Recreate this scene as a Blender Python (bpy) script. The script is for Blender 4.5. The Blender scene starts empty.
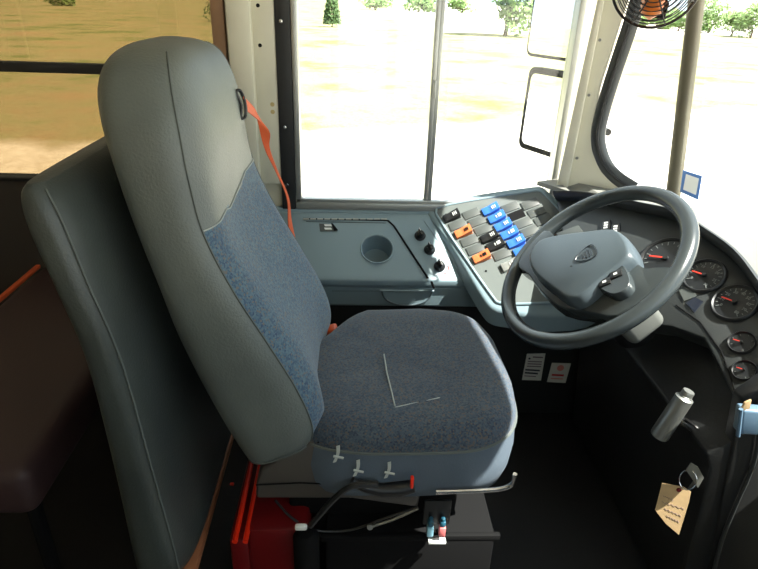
import bpy, bmesh, math, random
from mathutils import Vector as V, Matrix, noise
random.seed(7)
SC = bpy.context.scene
COL = SC.collection
# ------------------------------------------------------------ camera
F = 590.0; CX, CY = 379.0, 284.5
CP, CR, CYW = math.radians(26), math.radians(2.0), math.radians(3.0)
CAM = V((0, 0, 1.2))
fwd = V((math.sin(CYW)*math.cos(CP), math.cos(CYW)*math.cos(CP), -math.sin(CP)))
r0 = V((math.cos(CYW), -math.sin(CYW), 0)); u0 = r0.cross(fwd)
rt = r0*math.cos(CR) + u0*math.sin(CR); up = -r0*math.sin(CR) + u0*math.cos(CR)
cd = bpy.data.cameras.new('camera'); cam = bpy.data.objects.new('camera', cd); COL.objects.link(cam)
cd.sensor_width = 36; cd.lens = F/758*36; cd.clip_start = .02; cd.clip_end = 1000
M = Matrix((rt, up, -fwd)).transposed().to_4x4(); M.translation = CAM
cam.matrix_world = M; SC.camera = cam

def ray(px, py): return fwd + rt*((px-CX)/F) + up*((CY-py)/F)
def at(px, py, **k):                      # the point a sight line meets on the plane x/y/z = value
    v = ray(px, py); a, val = list(k.items())[0]; i = 'xyz'.index(a)
    return CAM + v*((val-CAM[i])/v[i])
def on(px, py, p0, n):                    # ... on any plane
    v = ray(px, py); return CAM + v*((V(p0)-CAM).dot(n)/v.dot(n))

# ------------------------------------------------------------ materials
def lin(c):
    return tuple((x/12.92 if x <= .04045 else ((x+.055)/1.055)**2.4) for x in [q/255 for q in c]) + (1,)
def mat(name, c, rough=.5, metal=0, bump=0, bscale=200, var=0, vscale=8, spec=.5, c2=None, emit=0):
    m = bpy.data.materials.new(name); m.use_nodes = True; nt = m.node_tree; N = nt.nodes; L = nt.links
    b = N['Principled BSDF']; b.inputs['Base Color'].default_value = lin(c)
    b.inputs['Roughness'].default_value = rough; b.inputs['Metallic'].default_value = metal
    b.inputs['Specular IOR Level'].default_value = spec
    tc = N.new('ShaderNodeTexCoord')
    if var or c2:
        n = N.new('ShaderNodeTexNoise'); n.inputs['Scale'].default_value = vscale; n.inputs['Detail'].default_value = 5
        L.new(tc.outputs['Object'], n.inputs['Vector'])
        r = N.new('ShaderNodeValToRGB'); r.color_ramp.elements[0].position = .35; r.color_ramp.elements[1].position = .65
        l = lin(c)
        r.color_ramp.elements[0].color = lin(c2) if c2 else tuple(x*(1-var) for x in l[:3])+(1,)
        r.color_ramp.elements[1].color = l if c2 else tuple(min(1, x*(1+var)) for x in l[:3])+(1,)
        L.new(n.outputs['Fac'], r.inputs['Fac']); L.new(r.outputs['Color'], b.inputs['Base Color'])
    if bump:
        n2 = N.new('ShaderNodeTexNoise'); n2.inputs['Scale'].default_value = bscale; n2.inputs['Detail'].default_value = 3
        L.new(tc.outputs['Object'], n2.inputs['Vector'])
        bp = N.new('ShaderNodeBump'); bp.inputs['Strength'].default_value = bump; bp.inputs['Distance'].default_value = .002
        L.new(n2.outputs['Fac'], bp.inputs['Height']); L.new(bp.outputs['Normal'], b.inputs['Normal'])
    return m
def fabric_mat(name, stops, rough=.95):
    m = bpy.data.materials.new(name); m.use_nodes = True; nt = m.node_tree; N = nt.nodes; L = nt.links
    b = N['Principled BSDF']; b.inputs['Roughness'].default_value = rough
    b.inputs['Specular IOR Level'].default_value = .25
    b.inputs['Sheen Weight'].default_value = .25; b.inputs['Sheen Roughness'].default_value = .5
    tc = N.new('ShaderNodeTexCoord')
    v = N.new('ShaderNodeTexVoronoi'); v.inputs['Scale'].default_value = 330
    L.new(tc.outputs['Object'], v.inputs['Vector'])
    sp = N.new('ShaderNodeSeparateColor'); L.new(v.outputs['Color'], sp.inputs['Color'])
    r = N.new('ShaderNodeValToRGB'); cr = r.color_ramp; cr.interpolation = 'CONSTANT'
    while len(cr.elements) < len(stops): cr.elements.new(.5)
    for e, (p, c) in zip(cr.elements, stops): e.position = p; e.color = lin(c)
    L.new(sp.outputs['Red'], r.inputs['Fac'])
    n = N.new('ShaderNodeTexNoise'); n.inputs['Scale'].default_value = 9; n.inputs['Detail'].default_value = 4
    L.new(tc.outputs['Object'], n.inputs['Vector'])
    mx = N.new('ShaderNodeMix'); mx.data_type = 'RGBA'; mx.blend_type = 'MULTIPLY'; mx.inputs['Factor'].default_value = .5
    L.new(r.outputs['Color'], mx.inputs['A']); 
    rr = N.new('ShaderNodeValToRGB'); rr.color_ramp.elements[0].position = .3; rr.color_ramp.elements[0].color = (.55,.6,.75,1)
    rr.color_ramp.elements[1].position = .7; rr.color_ramp.elements[1].color = (1,.97,.92,1)
    L.new(n.outputs['Fac'], rr.inputs['Fac']); L.new(rr.outputs['Color'], mx.inputs['B'])
    L.new(mx.outputs['Result'], b.inputs['Base Color'])
    bp = N.new('ShaderNodeBump'); bp.inputs['Strength'].default_value = .25; bp.inputs['Distance'].default_value = .0015
    n2 = N.new('ShaderNodeTexNoise'); n2.inputs['Scale'].default_value = 500; L.new(tc.outputs['Object'], n2.inputs['Vector'])
    L.new(n2.outputs['Fac'], bp.inputs['Height']); L.new(bp.outputs['Normal'], b.inputs['Normal'])
    return m
def glass_mat(name, tint, gloss=.06):
    m = bpy.data.materials.new(name); m.use_nodes = True; nt = m.node_tree; N = nt.nodes; L = nt.links
    N.remove(N['Principled BSDF']); o = N['Material Output']
    t = N.new('ShaderNodeBsdfTransparent'); t.inputs['Color'].default_value = tint+(1,)
    g = N.new('ShaderNodeBsdfGlossy'); g.inputs['Roughness'].default_value = .03
    mx = N.new('ShaderNodeMixShader'); mx.inputs['Fac'].default_value = gloss
    L.new(t.outputs[0], mx.inputs[1]); L.new(g.outputs[0], mx.inputs[2]); L.new(mx.outputs[0], o.inputs['Surface'])
    return m
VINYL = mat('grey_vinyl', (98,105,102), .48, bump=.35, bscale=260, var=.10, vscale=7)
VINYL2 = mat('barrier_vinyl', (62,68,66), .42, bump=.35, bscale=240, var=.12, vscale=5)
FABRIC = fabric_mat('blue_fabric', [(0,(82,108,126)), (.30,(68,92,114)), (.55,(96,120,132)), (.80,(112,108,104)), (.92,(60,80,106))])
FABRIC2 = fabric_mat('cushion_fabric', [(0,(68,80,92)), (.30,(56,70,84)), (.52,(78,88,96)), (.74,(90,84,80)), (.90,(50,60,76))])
SIDEF = mat('cushion_side_cloth', (84,96,108), .85, bump=.3, bscale=350, var=.08)
THREAD = mat('pale_thread', (170,176,172), .8)
DTHREAD = mat('seam_thread', (88,94,92), .8)
CONS = mat('console_plastic', (126,146,154), .42, bump=.12, bscale=500)
PLATE = mat('switch_plate', (98,104,102), .40, bump=.1, bscale=400)
BLANK = mat('blank_switch_plastic', (72,76,74), .5)
BLACK = mat('black_plastic', (26,27,28), .38)
MBLACK = mat('matte_black', (10,10,11), .85, spec=.2)
DASH = mat('dash_plastic', (46,49,49), .45, bump=.15, bscale=400)
DASHLT = mat('dash_top_plastic', (120,120,114), .6, bump=.15, bscale=400)
LOWD = mat('lower_dash_plastic', (22,23,23), .6, bump=.2, bscale=200)
WHEEL = mat('wheel_rubber', (54,60,62), .27, bump=.08, bscale=500)
WPAD = mat('wheel_pad', (66,76,82), .36, bump=.12, bscale=500)
BLUE = mat('blue_rocker', (58,114,204), .3)
ORANGE = mat('orange_rocker', (208,116,70), .35)
ORWEB = mat('orange_webbing', (214,92,44), .7, bump=.3, bscale=600)
ORPL = mat('orange_plastic', (214,90,36), .4)
WHITE = mat('white_mark', (225,228,225), .6)
INK = mat('dark_ink', (52,54,60), .7)
REDINK = mat('red_ink', (196,60,60), .6)
ALU = mat('aluminium', (176,178,174), .35, metal=.55, var=.06)
CHROME = mat('chrome', (205,205,205), .18, metal=1)
STEEL = mat('brushed_steel', (158,160,156), .36, metal=.75)
CREAM = mat('cream_paint', (222,219,200), .45, var=.04, vscale=6)
CREAM2 = mat('ceiling_paint', (196,196,190), .6)
TAN = mat('tan_jamb', (150,116,88), .5)
RUBBER = mat('black_rubber', (36,37,38), .55)
GASK = mat('gasket_rubber', (66,70,72), .35)
MULL = mat('mullion_rubber', (92,88,72), .5, var=.1)
WLOW = mat('shaded_wall_panel', (62,56,52), .7)  # grey lower panel, with the shade below the rear windows put into its colour
FLOORM = mat('black_floor', (15,14,14), .75, bump=.3, bscale=60, var=.2)
MAROON = mat('maroon_vinyl', (54,36,37), .6, bump=.2, bscale=200)
BASEP = mat('seat_base_plastic', (74,70,66), .5, var=.05)
REDP = mat('red_plastic', (104,14,18), .35)
REDB = mat('bright_red_plastic', (235,48,20), .3)
BROWN = mat('brown_trim', (150,95,62), .6)
CARDM = mat('tag_card', (176,148,108), .8, var=.06, vscale=40)
PAPER = mat('sticker_paper', (206,204,196), .6)
BLUEST = mat('blue_sticker', (64,120,200), .5)
LBLUE = mat('pale_blue_plastic', (88,112,132), .4)
COPPER = mat('copper_motor', (214,122,52), .4)
BLK_W = mat('black_wire', (20,20,20), .4)
MIRR = mat('mirror_glass', (240,242,245), .02, metal=1)
NEEDLE = mat('red_needle', (230,62,44), .5)
FACE = mat('gauge_face', (30,32,34), .35)
CONB = mat('connector_blue', (150,204,224), .4)
CONR = mat('connector_red', (226,120,120), .4)
LEAF = mat('leaf', (120,148,84), .7, var=.3, vscale=1.5)
LEAF2 = mat('leaf_cedar', (72,98,52), .7, var=.3, vscale=2)
BARK = mat('bark', (96,78,60), .9)
BWALL = mat('far_wall', (226,226,222), .8)
BROOF = mat('far_roof', (176,180,186), .6)
GLASS = glass_mat('clear_glass', (.93,.96,.95), .04)
TINT = glass_mat('bronze_glass', (.44,.385,.295), .03)
LENS = glass_mat('gauge_lens', (.95,.95,.95), .05)

# ------------------------------------------------------------ helpers
def tag(o, label=None, cat=None, group=None, kind=None):
    if label: o['label'] = label
    if cat: o['category'] = cat
    if group: o['group'] = group
    if kind: o['kind'] = kind
    return o
def empty(name, loc, label, cat, group=None, kind=None):
    o = bpy.data.objects.new(name, None); COL.objects.link(o); o.location = loc; o.empty_display_size = .05
    return tag(o, label, cat, group, kind)
def obj(name, bm, m, parent=None, smooth=True, angle=40):
    me = bpy.data.meshes.new(name)
    bmesh.ops.recalc_face_normals(bm, faces=bm.faces)
    bm.to_mesh(me); bm.free()
    for x in (m if isinstance(m, (list, tuple)) else [m]): me.materials.append(x)
    if smooth:
        me.polygons.foreach_set('use_smooth', [True]*len(me.polygons))
        try: me.set_sharp_from_angle(angle=math.radians(angle))
        except Exception: pass
    o = bpy.data.objects.new(name, me); COL.objects.link(o)
    if parent:
        o.parent = parent; p = V((0,0,0)); q = parent
        while q: p += q.location; q = q.parent
        for v in me.vertices: v.co -= p       # children keep world placement
    else:
        # put the origin of a single-mesh thing at its base
        xs = [v.co.copy() for v in me.vertices]
        c = V((sum(v.x for v in xs)/len(xs), sum(v.y for v in xs)/len(xs), min(v.z for v in xs)))
        for v in me.vertices: v.co -= c
        o.location = c
    return o
def bm_new(): return bmesh.new()
def frame(a, b, n, c): # matrix from axes
    m = Matrix((a, b, n)).transposed().to_4x4(); m.translation = c; return m
I4 = Matrix.Identity(4)
def box(bm, c, s, mtx=I4, bev=0, seg=2, mi=0):
    t = bmesh.new(); bmesh.ops.create_cube(t, size=1)
    for v in t.verts: v.co = V((v.co.x*s[0], v.co.y*s[1], v.co.z*s[2]))
    if bev: bmesh.ops.bevel(t, geom=t.edges[:], offset=min(bev, .49*min(s)), segments=seg, profile=.5, affect='EDGES')
    for v in t.verts: v.co = mtx @ (v.co + V(c))
    for f in t.faces: f.material_index = mi
    merge(bm, t); return bm
def merge(bm, t):
    me = bpy.data.meshes.new('tmp'); t.to_mesh(me); bm.from_mesh(me); t.free(); bpy.data.meshes.remove(me)
def prism(bm, pts, n, th, bev=0, seg=2, mi=0):    # polygon of 3-D points extruded by -n*th
    t = bmesh.new(); vs = [t.verts.new(p) for p in pts]; f = t.faces.new(vs)
    r = bmesh.ops.extrude_face_region(t, geom=[f])
    for e in r['geom']:
        if isinstance(e, bmesh.types.BMVert): e.co -= V(n).normalized()*th
    bmesh.ops.recalc_face_normals(t, faces=t.faces)
    if bev: bmesh.ops.bevel(t, geom=t.edges[:], offset=bev, segments=seg, profile=.5, affect='EDGES', clamp_overlap=True)
    for f in t.faces: f.material_index = mi
    merge(bm, t); return bm
def catmull(P, sub=6, closed=False):
    out = []; n = len(P); P = [V(p) for p in P]
    for i in range(n if closed else n-1):
        p0 = P[(i-1) % n] if closed or i > 0 else P[0]; p1 = P[i]; p2 = P[(i+1) % n]
        p3 = P[(i+2) % n] if closed or i < n-2 else P[-1]
        for k in range(sub):
            t = k/sub
            out.append(.5*((2*p1)+(p2-p0)*t+(2*p0-5*p1+4*p2-p3)*t*t+(3*p1-p0-3*p2+p3)*t**3))
    if not closed: out.append(P[-1])
    return out
def tube(bm, P, r, seg=8, closed=False, caps=True, rad=None, flat=None, upv=None, mi=0):
    P = [V(p) for p in P]; n = len(P); rings = []; nrm = None
    for i in range(n):
        a = P[(i-1) % n] if (closed or i > 0) else P[i]; b = P[(i+1) % n] if (closed or i < n-1) else P[i]
        t = (b-a).normalized()
        if upv is not None: nrm = (V(upv) - t*V(upv).dot(t)).normalized()
        elif nrm is None: nrm = t.orthogonal().normalized()
        else:
            nrm = nrm - t*nrm.dot(t)
            nrm = nrm.normalized() if nrm.length > 1e-6 else t.orthogonal().normalized()
        bi = t.cross(nrm); rr = rad[i] if rad else r; ring = []
        for k in range(seg):
            an = 2*math.pi*k/seg; x, y = math.cos(an), math.sin(an)
            if flat: x *= flat[0]; y *= flat[1]
            else: x *= rr; y *= rr
            ring.append(bm.verts.new(P[i] + nrm*x + bi*y))
        rings.append(ring)
    for i in range(n if closed else n-1):
        A, B = rings[i], rings[(i+1) % n]
        for k in range(seg):
            f = bm.faces.new((A[k], A[(k+1) % seg], B[(k+1) % seg], B[k])); f.material_index = mi
    if caps and not closed:
        bm.faces.new(rings[0]).material_index = mi; bm.faces.new(rings[-1][::-1]).material_index = mi
    return bm
def lathe(bm, prof, mtx, seg=28, mi=0):   # profile (r, h) about local z
    rings = []
    for r, h in prof:
        if r < 1e-6: rings.append([bm.verts.new(mtx @ V((0,0,h)))])
        else: rings.append([bm.verts.new(mtx @ V((r*math.cos(2*math.pi*k/seg), r*math.sin(2*math.pi*k/seg), h))) for k in range(seg)])
    for A, B in zip(rings, rings[1:]):
        for k in range(seg):
            a = A[k % len(A)]; b = A[(k+1) % len(A)]; c = B[(k+1) % len(B)]; d = B[k % len(B)]
            vs = []
            for q in (a, b, c, d):
                if q not in vs: vs.append(q)
            if len(vs) > 2: bm.faces.new(vs).material_index = mi
    return bm
def axes(n, upish=(0,0,1)):
    n = V(n).normalized(); a = V(upish).cross(n).normalized(); b = n.cross(a); return a, b, n
def boolean_cut(o, cutter_bm):
    me = bpy.data.meshes.new('cut'); cutter_bm.to_mesh(me); cutter_bm.free()
    c = bpy.data.objects.new('cut', me); COL.objects.link(c)
    p = V((0,0,0)); q = o
    while q: p += q.location; q = q.parent
    for v in me.vertices: v.co -= V((0,0,0))
    md = o.modifiers.new('b', 'BOOLEAN'); md.operation = 'DIFFERENCE'; md.object = c; md.solver = 'EXACT'
    bpy.context.view_layer.update()
    dg = bpy.context.evaluated_depsgraph_get(); nm = bpy.data.meshes.new_from_object(o.evaluated_get(dg))
    o.modifiers.clear(); old = o.data; o.data = nm; nm.name = old.name; bpy.data.objects.remove(c)
def text_mesh(name, s, size, mtx, m, parent, depth=.0006, space=1.0):
    cu = bpy.data.curves.new(name, 'FONT'); cu.body = s; cu.size = size; cu.extrude = depth; cu.align_x = 'CENTER'; cu.align_y = 'CENTER'
    cu.space_character = space; cu.resolution_u = 2
    t = bpy.data.objects.new(name, cu); COL.objects.link(t); bpy.context.view_layer.update()
    dg = bpy.context.evaluated_depsgraph_get(); me = bpy.data.meshes.new_from_object(t.evaluated_get(dg))
    bpy.data.objects.remove(t)
    b = bmesh.new(); b.from_mesh(me); bmesh.ops.transform(b, matrix=mtx, verts=b.verts)
    return obj(name, b, m, parent, smooth=False)
def rrect(w, h, r, seg=5):
    out = []
    for cx, cy, a0 in ((w/2-r, h/2-r, 0), (-w/2+r, h/2-r, 90), (-w/2+r, -h/2+r, 180), (w/2-r, -h/2+r, 270)):
        for k in range(seg+1):
            a = math.radians(a0+90*k/seg); out.append((cx+r*math.cos(a), cy+r*math.sin(a)))
    return out

# ============================================================ THE SETTING
def struct(name, bm, m, smooth=False):
    o = obj(name, bm, m, smooth=smooth); o['kind'] = 'structure'; return o
YW = 1.70; ROOF = 1.92
b = bm_new(); box(b, (-1.75, .55, -.03), (5.4, 2.5, .06)); struct('floor', b, FLOORM)
b = bm_new(); box(b, (-1.75, .55, ROOF+.03), (5.2, 2.5, .06)); struct('ceiling', b, CREAM2)
# left wall with its openings
b = bm_new()
def wbox(x0, x1, z0, z1, y0=YW, y1=YW+.07, mi=0): box(b, ((x0+x1)/2, (y0+y1)/2, (z0+z1)/2), (x1-x0, y1-y0, z1-z0), mi=mi)
WT = 1.48
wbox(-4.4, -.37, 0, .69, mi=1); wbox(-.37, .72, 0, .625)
wbox(-4.4, .72, WT, ROOF)
wbox(-.37, -.17, .625, WT)
for k in range(3):
    x1 = -1.20-k*.95; wbox(x1-.12, x1, .69, WT)
wbox(-4.4, -4.22, .69, WT); wbox(.605, .66, .625, WT)
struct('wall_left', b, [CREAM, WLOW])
# cream pillar facing between the two windows
b = bm_new()
box(b, (-.352, YW-.012, 1.2), (.034, .022, .98), bev=.004, mi=1)
box(b, (-.296, YW-.022, 1.2), (.062, .042, 1.0), bev=.006)
box(b, (-.236, YW-.010, 1.2), (.060, .018, 1.0), bev=.004)
for z in (1.075, 1.17): lathe(b, [(0,0), (.005,0), (.005,.002), (0,.003)], frame(V((1,0,0)), V((0,0,1)), V((0,-1,0)), V((-.247, YW-.019, z))), 12, mi=2)
for z, x in ((.925,-.222),(.905,-.222)): lathe(b, [(0,0),(.006,0),(0,.0006)], frame(V((1,0,0)), V((0,0,1)), V((0,-1,0)), V((x, YW-.019, z))), 12, mi=3)
struct('trim_1', b, [CREAM, TAN, MBLACK, mat('old_glue_spot', (196,176,120), .6)], True)
# driver's side sliding window: rubber strip with rivets, aluminium frame, mullion, panes
w = empty('window_1', (.22, YW, .63), None, None, kind='structure')
b = bm_new(); box(b, (-.186, YW-.012, 1.06), (.040, .022, .88), bev=.003)
obj('rubber_strip', b, RUBBER, w)
b = bm_new()
for z in (1.135, .865, .70, 1.3): lathe(b, [(0,0),(.0055,0),(.005,.003),(0,.0045)], frame(V((1,0,0)), V((0,0,1)), V((0,-1,0)), V((-.19, YW-.0235, z))), 12)
obj('rivet', b, CHROME, w)
b = bm_new()
box(b, (-.157, YW+.004, 1.06), (.016, .05, .86), bev=.003); box(b, (.596, YW+.004, 1.06), (.018, .05, .86), bev=.003)
box(b, (.22, YW+.002, .638), (.77, .055, .022), bev=.003); box(b, (.22, YW+.004, 1.475), (.77, .05, .02), bev=.003)
box(b, (.22, YW-.018, .652), (.77, .006, .012), bev=.001)
obj('window_frame', b, ALU, w)
b = bm_new(); box(b, (.219, YW-.002, 1.06), (.013, .022, .83), bev=.003); box(b, (.232, YW+.014, 1.06), (.013, .022, .83), bev=.003)
box(b, (.222, YW-.016, .975), (.008, .010, .05), bev=.003)
obj('mullion', b, ALU, w)
b = bm_new(); box(b, (.034, YW-.002, 1.06), (.36, .004, .81)); obj('window_glass', b, GLASS, w, False)
b = bm_new(); box(b, (.412, YW+.014, 1.06), (.35, .004, .81)); obj('window_glass', b, GLASS, w, False)
# rear side windows, tinted
xw = [(-1.20, -.37)] + [(-1.32-.95*k-.83, -1.32-.95*k) for k in range(3)]
for i, (x0, x1) in enumerate(xw):
    w = empty('window_%d' % (i+2), ((x0+x1)/2, YW, .69), None, None, kind='structure')
    xc = (x0+x1)/2; ww = x1-x0
    b = bm_new(); box(b, (xc, YW-.004, 1.003), (ww, .03, .026), bev=.004)
    box(b, (xc, YW+.02, .694), (ww, .05, .012), bev=.003); obj('window_rail', b, BLACK if i else RUBBER, w)
    b = bm_new(); box(b, (xc, YW+.02, 1.085), (ww-.004, .004, .78)); obj('window_glass', b, TINT, w, False)
# right wall: entrance doorway and side windows; rear wall
b = bm_new()
def rbox(x0, x1, z0, z1): box(b, ((x0+x1)/2, -.635, (z0+z1)/2), (x1-x0, .07, z1-z0))
rbox(-4.4, -.15, 0, .69); rbox(-4.4, .75, WT, ROOF); rbox(.62, .70, 0, WT)
for k in range(5): rbox(-.15-.95*k-.1, -.15-.95*k, .69, WT)
struct('wall_right', b, CREAM)
for k in range(4):
    x0 = -.25-.95*k; xc = x0-.375 ; w = empty('window_%d' % (k+8), (xc-.05, -.635, .69), None, None, kind='structure')
    b = bm_new(); box(b, (xc-.05, -.635, 1.085), (.85, .004, .79)); obj('window_glass', b, TINT, w, False)
w = empty('door_1', (.235, -.635, 0), None, None, kind='structure')  # closed door out of view, mostly solid to cut light from the right
b = bm_new()
for x0, x1, z0, z1 in ((-.15,.62,0,.55),(-.15,-.10,.55,WT),(.57,.62,.55,WT),(.21,.27,.55,WT),(-.15,.62,WT-.04,WT)): box(b, ((x0+x1)/2, -.635, (z0+z1)/2), (x1-x0, .04, z1-z0))
obj('door_frame', b, RUBBER, w, False)
b = bm_new(); box(b, (.235, -.635, 1.0), (.74, .004, .9)); obj('door_glass', b, GLASS, w, False)
b = bm_new(); box(b, (-4.43, .55, .96), (.06, 2.44, 1.92)); struct('wall_rear', b, CREAM)

# front corner: white pillar, small corner window, mullion, main windscreen
CN = V((.515, .857, 0)).normalized(); CP0 = V((.66, 1.62, .9))
def cpt(px, py, off=0): return on(px, py, CP0 - CN*off, CN)
b = bm_new()
prism(b, [cpt(*p, .012) for p in [(556,192),(597,0),(609,-70),(640,-70),(628,0),(601,85),(592,125),(592,150),(602,172),(626,192)]], -CN, .03, bev=.003)
prism(b, [cpt(*p, .034) for p in [(556,188),(597,0),(609,-70),(616,-70),(604,0),(567,188)]], -CN, .012, bev=.003)
for p in [(600,40),(589,95),(577,158)]:
    q = cpt(*p, .045); a_, b_, n_ = axes(-CN); lathe(b, [(0,-.002),(.004,-.002),(.004,.003),(0,.004)], frame(a_, b_, n_, q + V(-.002*CN)*0), 10, mi=1)
o = struct('trim_2', b, [CREAM, STEEL], True)
w = empty('window_6', cpt(640,190), None, None, kind='structure')
gp = [cpt(*p, .008) for p in [(652,-70),(638,0),(612,80),(601,118),(598,140),(604,162),(616,177),(634,189),(668,196),(676,150),(690,60),(698,0),(705,-70)]]
b = bm_new(); ring = catmull(gp[:8], 5)
tube(b, ring, .014, seg=10, flat=(.0105, .020), upv=CN)
obj('gasket', b, GASK, w)
b = bm_new(); tube(b, [q - CN*.012 for q in ring], .004, seg=6); obj('gasket_lip', b, RUBBER, w)
b = bm_new(); t_ = bmesh.new(); vs = [t_.verts.new(p + CN*.012) for p in gp]; t_.faces.new(vs); merge(b, t_)
ob = obj('window_glass', b, GLASS, w, False)
w = empty('window_7', (.93, .5, .74), None, None, kind='structure')
mb = on(673, 196, CP0, CN); mt = on(705, -70, CP0, CN)
b = bm_new(); d = (mt-mb); tube(b, [mb - d*.05, mt + d*.15], .02, seg=12, flat=(.012, .0185), upv=CN)
obj('mullion', b, MULL, w)
rake = V((mt.x-mb.x, 0, 0))/(mt.z-mb.z)
bx = [(mb.x, mb.y), (mb.x+.085, 1.12), (mb.x+.125, .55), (mb.x+.085, -.02), (mb.x, -.40), (mb.x-.18,-.56)]
def wpt(i, z): return V((bx[i][0], bx[i][1], z)) + rake*(z-mb.z)
b = bm_new()
for i in range(5):
    q = [b.verts.new(p) for p in (wpt(i,.70), wpt(i+1,.70), wpt(i+1,1.51), wpt(i,1.51))]; b.faces.new(q)
bmesh.ops.remove_doubles(b, verts=b.verts, dist=1e-4); obj('window_glass', b, GLASS, w, True, 80)
b = bm_new()
HZ = 1.50
lft = [V((.62, 1.74, 0)), V((.66,1.66,0))]
path = lft + [V((x, y, 0)) for x, y in bx] + [V((.62,-.64,0))]
for i in range(len(path)-1):
    for z0, z1, dx in ((HZ, ROOF+.06, (rake*(HZ-mb.z)).x), (-.05, .70, 0)):
        A = path[i] + V((dx if 2 <= i else 0, 0, 0)); B_ = path[i+1] + V((dx if 1 <= i < len(path)-2 else 0, 0, 0))
        n = V((B_.y-A.y, -(B_.x-A.x), 0)).normalized()*-1
        for s in (0,):
            q = [V((A.x,A.y,z0)), V((B_.x,B_.y,z0)), V((B_.x,B_.y,z1)), V((A.x,A.y,z1))]
            prism(b, q, -n, .03)
struct('wall_front', b, CREAM)
# floor out to the front, and roof
b = bm_new(); prism(b, [V((p.x+.0, p.y, ROOF+.055)) for p in path] , V((0,0,1)), .05); struct('ceiling_front', b, CREAM2)

# ------------------------------------------------------------ outside
GZ = -1.1
m = bpy.data.materials.new('dry_grass'); m.use_nodes = True; nt = m.node_tree; N = nt.nodes; L = nt.links
bs = N['Principled BSDF']; bs.inputs['Roughness'].default_value = .95; bs.inputs['Specular IOR Level'].default_value = .1
tc = N.new('ShaderNodeTexCoord')
def noi(scale, det=6, rough=.6):
    n = N.new('ShaderNodeTexNoise'); n.inputs['Scale'].default_value = scale; n.inputs['Detail'].default_value = det; n.inputs['Roughness'].default_value = rough
    L.new(tc.outputs['Object'], n.inputs['Vector']); return n
def ramp(src, st):
    r = N.new('ShaderNodeValToRGB'); 
    while len(r.color_ramp.elements) < len(st): r.color_ramp.elements.new(.5)
    for e, (p, c) in zip(r.color_ramp.elements, st): e.position = p; e.color = c if len(c) == 4 else lin(c)
    L.new(src, r.inputs['Fac']); return r
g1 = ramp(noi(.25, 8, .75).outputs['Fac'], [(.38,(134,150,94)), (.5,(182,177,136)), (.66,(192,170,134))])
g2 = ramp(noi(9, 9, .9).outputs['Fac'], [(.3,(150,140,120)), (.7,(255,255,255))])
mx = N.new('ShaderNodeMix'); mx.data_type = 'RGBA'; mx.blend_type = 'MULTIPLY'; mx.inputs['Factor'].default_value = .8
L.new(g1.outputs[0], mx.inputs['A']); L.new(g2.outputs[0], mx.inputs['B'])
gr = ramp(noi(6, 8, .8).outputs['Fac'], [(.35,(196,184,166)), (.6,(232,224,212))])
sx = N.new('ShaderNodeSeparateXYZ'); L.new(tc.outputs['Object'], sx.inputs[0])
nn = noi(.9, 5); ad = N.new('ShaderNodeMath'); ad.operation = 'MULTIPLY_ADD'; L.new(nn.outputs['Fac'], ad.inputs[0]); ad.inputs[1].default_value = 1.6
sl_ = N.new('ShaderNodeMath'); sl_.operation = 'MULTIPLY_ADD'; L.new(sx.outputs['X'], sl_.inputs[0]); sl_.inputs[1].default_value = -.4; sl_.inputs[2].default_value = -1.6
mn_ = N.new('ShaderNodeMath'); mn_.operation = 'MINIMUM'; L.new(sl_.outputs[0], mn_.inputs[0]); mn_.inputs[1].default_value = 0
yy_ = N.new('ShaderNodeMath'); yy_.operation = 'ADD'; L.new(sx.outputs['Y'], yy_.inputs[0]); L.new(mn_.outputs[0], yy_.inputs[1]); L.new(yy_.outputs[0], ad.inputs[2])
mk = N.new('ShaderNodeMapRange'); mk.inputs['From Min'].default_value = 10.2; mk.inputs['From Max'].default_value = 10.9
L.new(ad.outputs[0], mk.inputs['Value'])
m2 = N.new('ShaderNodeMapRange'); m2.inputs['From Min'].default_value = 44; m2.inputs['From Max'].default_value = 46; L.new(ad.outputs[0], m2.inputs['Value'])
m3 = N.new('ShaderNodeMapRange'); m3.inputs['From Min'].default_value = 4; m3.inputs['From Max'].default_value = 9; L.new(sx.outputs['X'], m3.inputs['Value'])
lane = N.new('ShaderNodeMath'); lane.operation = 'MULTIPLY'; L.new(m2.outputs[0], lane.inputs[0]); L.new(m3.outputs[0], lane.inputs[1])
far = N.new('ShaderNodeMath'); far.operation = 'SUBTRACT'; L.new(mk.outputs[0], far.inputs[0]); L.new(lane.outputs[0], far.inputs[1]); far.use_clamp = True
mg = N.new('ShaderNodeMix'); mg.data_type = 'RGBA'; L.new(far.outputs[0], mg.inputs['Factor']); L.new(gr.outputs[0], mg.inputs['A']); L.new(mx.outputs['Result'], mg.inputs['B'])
L.new(mg.outputs['Result'], bs.inputs['Base Color'])
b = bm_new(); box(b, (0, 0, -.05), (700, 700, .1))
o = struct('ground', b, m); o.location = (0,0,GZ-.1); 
for v in o.data.vertices: pass

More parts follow.
